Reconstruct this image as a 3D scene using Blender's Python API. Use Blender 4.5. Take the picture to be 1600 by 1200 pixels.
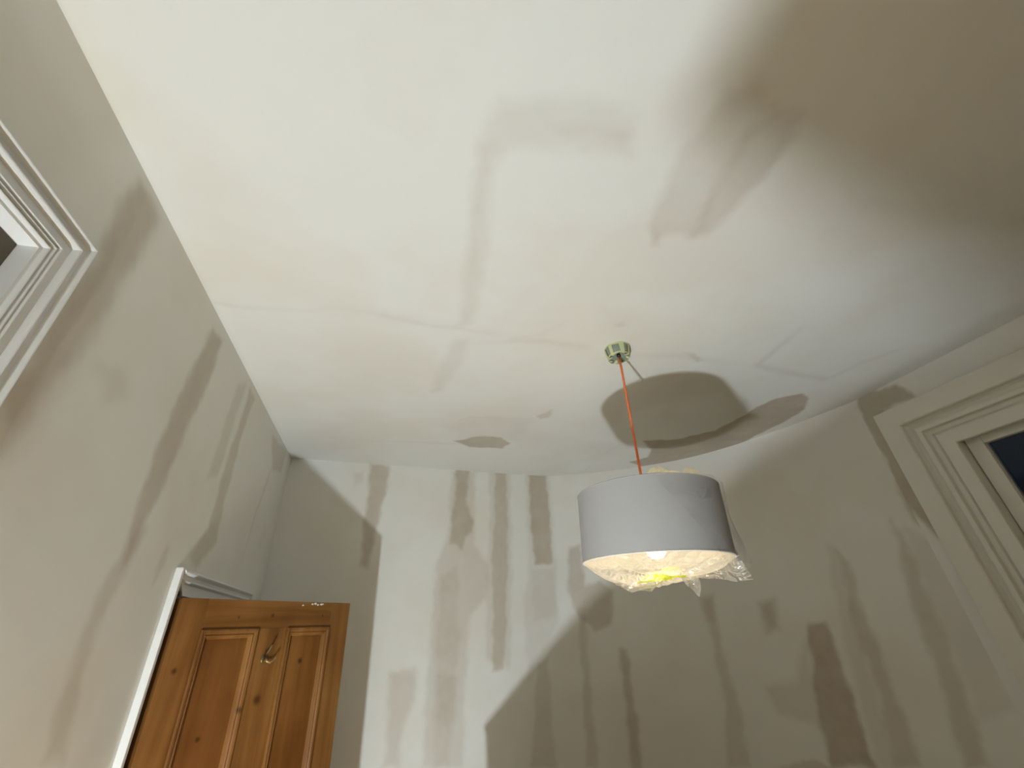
import bpy, bmesh, math, random
import numpy as np
from mathutils import Vector, Matrix

random.seed(7)
for o in list(bpy.data.objects):
    bpy.data.objects.remove(o)
scene = bpy.context.scene
C = scene.collection

# ------------------------------------------------------------------ camera, world, exposure
EYE = 1.83            # height of the phone above the floor
H = 2.83              # ceiling height
cam_data = bpy.data.cameras.new('camera')
cam_data.sensor_width = 36.0
cam_data.lens = 36.0 * 657.0 / 1600.0
cam_data.clip_start = 0.02
cam = bpy.data.objects.new('camera', cam_data)
C.objects.link(cam)
rgt = Vector((0.96652962, -0.25046932, -0.05554825))
dwn = Vector((0.08102262, 0.50343421, -0.86022633))
fwd = Vector((0.24342519, 0.82693356, 0.50687776))
m3 = Matrix((rgt, -dwn, -fwd)).transposed()
cam.matrix_world = Matrix.Translation((0, 0, EYE)) @ m3.to_4x4()
scene.camera = cam

world = bpy.data.worlds.new('night')
scene.world = world
world.use_nodes = True
wb = world.node_tree.nodes['Background']
wb.inputs['Color'].default_value = (0.10, 0.16, 0.35, 1)
wb.inputs['Strength'].default_value = 0.02

vs = scene.view_settings
vs.view_transform = 'Standard'
vs.look = 'None'
vs.gamma = 1.0
vs.use_curve_mapping = False
vs.exposure = 0.0

WORK_LIGHT = 2540.0    # emission of the work lamp's dome (the room's key light)
PENDANT = 23.0         # emission of the pendant bulb
LAMP_POS = (-0.505, 0.15, 0.55)

# ------------------------------------------------------------------ materials
def new_mat(name):
    m = bpy.data.materials.new(name)
    m.use_nodes = True
    nt = m.node_tree
    return m, nt, nt.nodes['Principled BSDF']

def nd(nt, kind, **kw):
    n = nt.nodes.new(kind)
    for k, v in kw.items():
        if k in n.inputs:
            n.inputs[k].default_value = v
        else:
            setattr(n, k, v)
    return n

def add_bump(nt, bsdf, scale, strength, dist, detail=4.0, second=None):
    tc = nd(nt, 'ShaderNodeTexCoord')
    no = nd(nt, 'ShaderNodeTexNoise', Scale=scale, Detail=detail)
    nt.links.new(tc.outputs['Object'], no.inputs['Vector'])
    b = nd(nt, 'ShaderNodeBump', Strength=strength, Distance=dist)
    nt.links.new(no.outputs['Fac'], b.inputs['Height'])
    last = b
    if second:
        n2 = nd(nt, 'ShaderNodeTexNoise', Scale=second[0], Detail=2.0)
        nt.links.new(tc.outputs['Object'], n2.inputs['Vector'])
        b2 = nd(nt, 'ShaderNodeBump', Strength=second[1], Distance=second[2])
        nt.links.new(n2.outputs['Fac'], b2.inputs['Height'])
        nt.links.new(b.outputs['Normal'], b2.inputs['Normal'])
        last = b2
    nt.links.new(last.outputs['Normal'], bsdf.inputs['Normal'])

def plaster(name, base, filler):
    """matt white mist coat; the 'filler' attribute holds where bare joint filler shows, plus a painted glow and shade strip"""
    m, nt, b = new_mat(name)
    at = nd(nt, 'ShaderNodeAttribute', attribute_name='filler')
    tc = nd(nt, 'ShaderNodeTexCoord')
    no = nd(nt, 'ShaderNodeTexNoise', Scale=9.0, Detail=5.0, Roughness=0.6)
    nt.links.new(tc.outputs['Object'], no.inputs['Vector'])
    mr = nd(nt, 'ShaderNodeMapRange')
    mr.inputs['From Min'].default_value = 0.3
    mr.inputs['From Max'].default_value = 0.7
    mr.inputs['To Min'].default_value = 0.85
    mr.inputs['To Max'].default_value = 1.1
    nt.links.new(no.outputs['Fac'], mr.inputs['Value'])
    mu = nd(nt, 'ShaderNodeMath', operation='MULTIPLY', use_clamp=True)
    nt.links.new(at.outputs['Fac'], mu.inputs[0])
    nt.links.new(mr.outputs['Result'], mu.inputs[1])
    n2 = nd(nt, 'ShaderNodeTexNoise', Scale=2.2, Detail=3.0)
    nt.links.new(tc.outputs['Object'], n2.inputs['Vector'])
    tint = nd(nt, 'ShaderNodeMix', data_type='RGBA')
    tint.inputs['A'].default_value = (*base, 1)
    tint.inputs['B'].default_value = (base[0] * 0.97, base[1] * 0.945, base[2] * 0.915, 1)
    mr2 = nd(nt, 'ShaderNodeMapRange')
    mr2.inputs['From Min'].default_value = 0.45
    mr2.inputs['From Max'].default_value = 0.62
    nt.links.new(n2.outputs['Fac'], mr2.inputs['Value'])
    nt.links.new(mr2.outputs['Result'], tint.inputs['Factor'])
    mix = nd(nt, 'ShaderNodeMix', data_type='RGBA')
    nt.links.new(mu.outputs[0], mix.inputs['Factor'])
    nt.links.new(tint.outputs['Result'], mix.inputs['A'])
    mix.inputs['B'].default_value = (*filler, 1)
    nt.links.new(mix.outputs['Result'], b.inputs['Base Color'])
    b.inputs['Roughness'].default_value = 0.85
    b.inputs['Specular IOR Level'].default_value = 0.2
    add_bump(nt, b, 3.0, 0.25, 0.02, 2.0, (60.0, 0.06, 0.004))
    return m

def plain(name, col, rough=0.5, spec=0.4, metal=0.0, bump=None, var=0.06):
    m, nt, b = new_mat(name)
    tc = nd(nt, 'ShaderNodeTexCoord')
    no = nd(nt, 'ShaderNodeTexNoise', Scale=14.0, Detail=4.0)
    nt.links.new(tc.outputs['Object'], no.inputs['Vector'])
    mix = nd(nt, 'ShaderNodeMix', data_type='RGBA')
    mix.inputs['A'].default_value = (*[c * (1 - var) for c in col], 1)
    mix.inputs['B'].default_value = (*[min(1, c * (1 + var)) for c in col], 1)
    nt.links.new(no.outputs['Fac'], mix.inputs['Factor'])
    nt.links.new(mix.outputs['Result'], b.inputs['Base Color'])
    b.inputs['Roughness'].default_value = rough
    b.inputs['Specular IOR Level'].default_value = spec
    b.inputs['Metallic'].default_value = metal
    if bump:
        add_bump(nt, b, *bump)
    return m

def pine(name, axis, light, dark, knots=()):
    """waxed pine: grain stretched along `axis` (0 width, 2 height) with knots at given (u, z)"""
    m, nt, b = new_mat(name)
    tc = nd(nt, 'ShaderNodeTexCoord')
    mp = nd(nt, 'ShaderNodeMapping')
    sc = [14.0, 14.0, 14.0]
    sc[axis] = 0.8
    mp.inputs['Scale'].default_value = sc
    nt.links.new(tc.outputs['Object'], mp.inputs['Vector'])
    no = nd(nt, 'ShaderNodeTexNoise', Scale=1.3, Detail=6.0, Roughness=0.62, Distortion=0.6)
    nt.links.new(mp.outputs['Vector'], no.inputs['Vector'])
    n2 = nd(nt, 'ShaderNodeTexNoise', Scale=3.2, Detail=2.0)
    nt.links.new(tc.outputs['Object'], n2.inputs['Vector'])
    cr = nd(nt, 'ShaderNodeValToRGB')
    cr.color_ramp.elements[0].position = 0.34
    cr.color_ramp.elements[0].color = (*dark, 1)
    cr.color_ramp.elements[1].position = 0.66
    cr.color_ramp.elements[1].color = (*light, 1)
    nt.links.new(no.outputs['Fac'], cr.inputs['Fac'])
    mix = nd(nt, 'ShaderNodeMix', data_type='RGBA', blend_type='MULTIPLY')
    mix.inputs['Factor'].default_value = 0.75
    cr2 = nd(nt, 'ShaderNodeValToRGB')
    cr2.color_ramp.elements[0].position = 0.36
    cr2.color_ramp.elements[0].color = (0.62, 0.50, 0.40, 1)
    cr2.color_ramp.elements[1].position = 0.62
    cr2.color_ramp.elements[1].color = (1, 1, 1, 1)
    nt.links.new(n2.outputs['Fac'], cr2.inputs['Fac'])
    nt.links.new(cr.outputs['Color'], mix.inputs['A'])
    nt.links.new(cr2.outputs['Color'], mix.inputs['B'])
    last = mix.outputs['Result']
    sx = nd(nt, 'ShaderNodeSeparateXYZ')
    nt.links.new(tc.outputs['Object'], sx.inputs['Vector'])
    for (ku, kz, kr) in knots:
        cx = nd(nt, 'ShaderNodeCombineXYZ')
        nt.links.new(sx.outputs['X'], cx.inputs['X'])
        nt.links.new(sx.outputs['Z'], cx.inputs['Z'])
        ds = nd(nt, 'ShaderNodeVectorMath', operation='DISTANCE')
        nt.links.new(cx.outputs['Vector'], ds.inputs[0])
        ds.inputs[1].default_value = (ku, 0, kz)
        mr = nd(nt, 'ShaderNodeMapRange', interpolation_type='SMOOTHSTEP')
        mr.inputs['From Min'].default_value = kr * 0.2
        mr.inputs['From Max'].default_value = kr * 1.25
        mr.inputs['To Min'].default_value = 0.8
        mr.inputs['To Max'].default_value = 0.0
        nt.links.new(ds.outputs['Value'], mr.inputs['Value'])
        mk = nd(nt, 'ShaderNodeMix', data_type='RGBA')
        nt.links.new(mr.outputs['Result'], mk.inputs['Factor'])
        nt.links.new(last, mk.inputs['A'])
        mk.inputs['B'].default_value = (dark[0] * 0.28, dark[1] * 0.22, dark[2] * 0.22, 1)
        last = mk.outputs['Result']
    nt.links.new(last, b.inputs['Base Color'])
    b.inputs['Roughness'].default_value = 0.5
    b.inputs['Specular IOR Level'].default_value = 0.3
    bp = nd(nt, 'ShaderNodeBump', Strength=0.15, Distance=0.003)
    nt.links.new(no.outputs['Fac'], bp.inputs['Height'])
    nt.links.new(bp.outputs['Normal'], b.inputs['Normal'])
    return m

def film(name, col, clear, gloss, rough=0.12, scale=7.0, bump=0.35, crease=16.0):
    """thin crinkled polythene: part clear, part milky, with a sheen"""
    m, nt, b = new_mat(name)
    nt.nodes.remove(b)
    out = nt.nodes['Material Output']
    tc = nd(nt, 'ShaderNodeTexCoord')
    no = nd(nt, 'ShaderNodeTexNoise', Scale=scale, Detail=2.5, Distortion=2.0)
    nt.links.new(tc.outputs['Object'], no.inputs['Vector'])
    bp = nd(nt, 'ShaderNodeBump', Strength=bump, Distance=0.02)
    vo = nd(nt, 'ShaderNodeTexVoronoi', feature='DISTANCE_TO_EDGE', Scale=crease)
    wm = nd(nt, 'ShaderNodeMix', data_type='RGBA', blend_type='ADD')
    wm.inputs['Factor'].default_value = 0.12
    nt.links.new(tc.outputs['Object'], wm.inputs['A'])
    nt.links.new(no.outputs['Color'], wm.inputs['B'])
    nt.links.new(wm.outputs['Result'], vo.inputs['Vector'])
    vr = nd(nt, 'ShaderNodeMapRange')
    vr.inputs['From Max'].default_value = 0.35
    nt.links.new(vo.outputs['Distance'], vr.inputs['Value'])
    hs = nd(nt, 'ShaderNodeMath', operation='ADD')
    nt.links.new(no.outputs['Fac'], hs.inputs[0])
    nt.links.new(vr.outputs['Result'], hs.inputs[1])
    nt.links.new(hs.outputs[0], bp.inputs['Height'])
    tr = nd(nt, 'ShaderNodeBsdfTransparent')
    df = nd(nt, 'ShaderNodeBsdfDiffuse')
    df.inputs['Color'].default_value = (*col, 1)
    tl = nd(nt, 'ShaderNodeBsdfTranslucent')
    tl.inputs['Color'].default_value = (*col, 1)
    gl = nd(nt, 'ShaderNodeBsdfGlossy', Roughness=rough)
    for n in (df, tl, gl):
        nt.links.new(bp.outputs['Normal'], n.inputs['Normal'])
    m1 = nd(nt, 'ShaderNodeMixShader', Fac=0.5)
    nt.links.new(df.outputs[0], m1.inputs[1]); nt.links.new(tl.outputs[0], m1.inputs[2])
    m2 = nd(nt, 'ShaderNodeMixShader', Fac=gloss)
    nt.links.new(m1.outputs[0], m2.inputs[1]); nt.links.new(gl.outputs[0], m2.inputs[2])
    mr = nd(nt, 'ShaderNodeMapRange')
    mr.inputs['From Min'].default_value = 0.35
    mr.inputs['From Max'].default_value = 0.65
    mr.inputs['To Min'].default_value = max(0.0, clear - 0.12)
    mr.inputs['To Max'].default_value = min(1.0, clear + 0.10)
    nt.links.new(no.outputs['Fac'], mr.inputs['Value'])
    m3_ = nd(nt, 'ShaderNodeMixShader')
    nt.links.new(mr.outputs['Result'], m3_.inputs[0])
    nt.links.new(m2.outputs[0], m3_.inputs[1]); nt.links.new(tr.outputs[0], m3_.inputs[2])
    nt.links.new(m3_.outputs[0], out.inputs['Surface'])
    return m

def glass(name):
    m, nt, b = new_mat(name)
    nt.nodes.remove(b)
    out = nt.nodes['Material Output']
    fr = nd(nt, 'ShaderNodeFresnel', IOR=1.3)
    tr = nd(nt, 'ShaderNodeBsdfTransparent')
    tr.inputs['Color'].default_value = (0.86, 0.9, 0.92, 1)
    gl = nd(nt, 'ShaderNodeBsdfGlossy', Roughness=0.03)
    mx = nd(nt, 'ShaderNodeMixShader')
    nt.links.new(fr.outputs[0], mx.inputs[0])
    nt.links.new(tr.outputs[0], mx.inputs[1]); nt.links.new(gl.outputs[0], mx.inputs[2])
    nt.links.new(mx.outputs[0], out.inputs['Surface'])
    return m

def emitter(name, col, strength):
    m, nt, b = new_mat(name)
    b.inputs['Base Color'].default_value = (*col, 1)
    b.inputs['Emission Color'].default_value = (*col, 1)
    b.inputs['Emission Strength'].default_value = strength
    return m

PAINT = (0.875, 0.86, 0.80)
FILL = (0.52, 0.44, 0.335)
M = {
    'wall': plaster('wall_plaster', PAINT, FILL),
    'ceiling': plaster('ceiling_plaster', (0.875, 0.865, 0.81), (0.53, 0.455, 0.36)),
    'gloss': plain('white_gloss_trim', (0.80, 0.79, 0.76), 0.42, 0.35, 0, (40.0, 0.08, 0.003), 0.02),
    'oldtrim': plain('primed_cream_trim', (0.84, 0.81, 0.73), 0.6, 0.3, 0, None, 0.02),
    'floor': plain('bare_boards', (0.46, 0.32, 0.145), 0.7, 0.3, 0, (20.0, 0.2, 0.004), 0.2),
    'bare': plain('bare_pink_plaster', (0.82, 0.65, 0.43), 0.85, 0.2, 0, None, 0.06),
    'glass': glass('window_glass'),
    'shade': plain('grey_shade_fabric', (0.43, 0.42, 0.41), 0.8, 0.25, 0, (260.0, 0.1, 0.002), 0.02),
    'shade_in': plain('white_shade_lining', (0.86, 0.82, 0.74), 0.7, 0.2, 0, None, 0.02),
    'cord': plain('orange_cord', (0.86, 0.21, 0.07), 0.6, 0.3, 0, None, 0.08),
    'film': film('polythene_film', (0.90, 0.86, 0.78), 0.34, 0.18, 0.16, 7.0, 0.5, 22.0),
    'film_clear': film('clear_polythene', (0.85, 0.86, 0.85), 0.88, 0.5, 0.20, 5.0, 0.45, 9.0),
    'film_flap': film('polythene_flap', (0.90, 0.88, 0.84), 0.34, 0.24, 0.16, 8.0, 0.5, 24.0),
    'film_top': film('polythene_top', (0.86, 0.82, 0.72), 0.22, 0.06),
    'film_bunch': film('polythene_bunch', (0.95, 0.93, 0.82), 0.12, 0.10, 0.2, 9.0, 0.4, 30.0),
    'yellow_tape': film('yellow_green_tape', (0.80, 0.92, 0.05), 0.10, 0.06),
    'mask_tape': plain('pale_green_masking_tape', (0.62, 0.65, 0.36), 0.7, 0.3, 0, (90.0, 0.3, 0.003), 0.12),
    'rose': plain('grey_green_rose', (0.27, 0.31, 0.24), 0.55, 0.4, 0, None, 0.15),
    'rose_in': plain('beige_rose_inside', (0.52, 0.38, 0.22), 0.7, 0.3, 0, None, 0.25),
    'stain': plain('dark_brown_sash', (0.13, 0.105, 0.07), 0.6, 0.3, 0, None, 0.1),
    'hook': plain('dark_bronze', (0.17, 0.115, 0.05), 0.45, 0.5, 0.6, None, 0.2),
    'black': plain('black_plastic', (0.02, 0.018, 0.015), 0.5, 0.4),
    'brass': plain('tarnished_brass', (0.42, 0.31, 0.13), 0.4, 0.5, 0.85, None, 0.15),
    'steel': plain('brushed_steel', (0.45, 0.45, 0.45), 0.4, 0.5, 0.9),
    'blocker_brown': plain('brown_blocker', (0.42, 0.29, 0.17), 0.85, 0.2, 0, None, 0.08),
    'blocker_oak': plain('oak_blocker', (0.38, 0.25, 0.13), 0.6, 0.3, 0, None, 0.15),
    'fleck': plain('white_paint_fleck', (0.85, 0.84, 0.80), 0.5, 0.4),
}

# ------------------------------------------------------------------ helpers
def tag(o, label, cat, kind=None, group=None):
    o['label'] = label
    o['category'] = cat
    if kind: o['kind'] = kind
    if group: o['group'] = group
    return o

def empty(name, loc=(0, 0, 0), rot=(0, 0, 0)):
    o = bpy.data.objects.new(name, None)
    o.empty_display_size = 0.1
    o.location = loc
    o.rotation_euler = rot
    C.objects.link(o)
    return o

def link_mesh(name, verts, faces, mat, parent=None, smooth=False, label=None):
    me = bpy.data.meshes.new(name)
    me.from_pydata([tuple(map(float, v)) for v in verts], [], faces)
    me.update()
    bm = bmesh.new(); bm.from_mesh(me)
    bmesh.ops.recalc_face_normals(bm, faces=bm.faces)
    bm.to_mesh(me); bm.free()
    if smooth:
        me.polygons.foreach_set('use_smooth', [True] * len(me.polygons))
    me.materials.append(mat)
    o = bpy.data.objects.new(name, me)
    C.objects.link(o)
    if parent is not None:
        o.parent = parent
    if label: o['label'] = label
    return o

def from_bm(name, bm, mat, parent=None, smooth=False, label=None):
    me = bpy.data.meshes.new(name)
    bmesh.ops.recalc_face_normals(bm, faces=bm.faces)
    bm.to_mesh(me); bm.free()
    if smooth:
        me.polygons.foreach_set('use_smooth', [True] * len(me.polygons))
    me.materials.append(mat)
    o = bpy.data.objects.new(name, me)
    C.objects.link(o)
    if parent is not None:
        o.parent = parent
    if label: o['label'] = label
    return o

def box(name, x0, x1, y0, y1, z0, z1, mat, parent=None, bev=0.0, label=None):
    bm = bmesh.new()
    bmesh.ops.create_cube(bm, size=1.0)
    for v in bm.verts:
        v.co = Vector(((x0 + x1) / 2 + v.co.x * (x1 - x0), (y0 + y1) / 2 + v.co.y * (y1 - y0), (z0 + z1) / 2 + v.co.z * (z1 - z0)))
    if bev > 0:
        bmesh.ops.bevel(bm, geom=list(bm.edges), offset=bev, segments=2, affect='EDGES', profile=0.6)
    return from_bm(name, bm, mat, parent, False, label)

def tube(name, pts, rad, mat, parent=None, n=10, label=None, caps=True):
    """round tube along pts; rad a number or a list"""
    pts = [Vector(p) for p in pts]
    rads = rad if isinstance(rad, (list, tuple)) else [rad] * len(pts)
    verts, faces = [], []
    up = Vector((0.31, 0.17, 0.93)).normalized()
    for i, p in enumerate(pts):
        a = pts[max(i - 1, 0)]; b = pts[min(i + 1, len(pts) - 1)]
        d = (b - a).normalized()
        s = d.cross(up)
        if s.length < 1e-3: s = d.cross(Vector((1, 0, 0)))
        s.normalize(); t = s.cross(d)
        for k in range(n):
            an = 2 * math.pi * k / n
            verts.append(p + (s * math.cos(an) + t * math.sin(an)) * rads[i])
    for i in range(len(pts) - 1):
        for k in range(n):
            faces.append((i * n + k, i * n + (k + 1) % n, (i + 1) * n + (k + 1) % n, (i + 1) * n + k))
    if caps:
        faces.append(tuple(range(n)))
        faces.append(tuple((len(pts) - 1) * n + k for k in range(n)))
    return link_mesh(name, verts, faces, mat, parent, True, label)

def lathe(name, prof, mat, parent=None, n=48, smooth=True, label=None):
    verts, faces = [], []
    for (r, z) in prof:
        for k in range(n):
            a = 2 * math.pi * k / n
            verts.append((r * math.cos(a), r * math.sin(a), z))
    for i in range(len(prof) - 1):
        for k in range(n):
            faces.append((i * n + k, i * n + (k + 1) % n, (i + 1) * n + (k + 1) % n, (i + 1) * n + k))
    return link_mesh(name, verts, faces, mat, parent, smooth, label)

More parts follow.
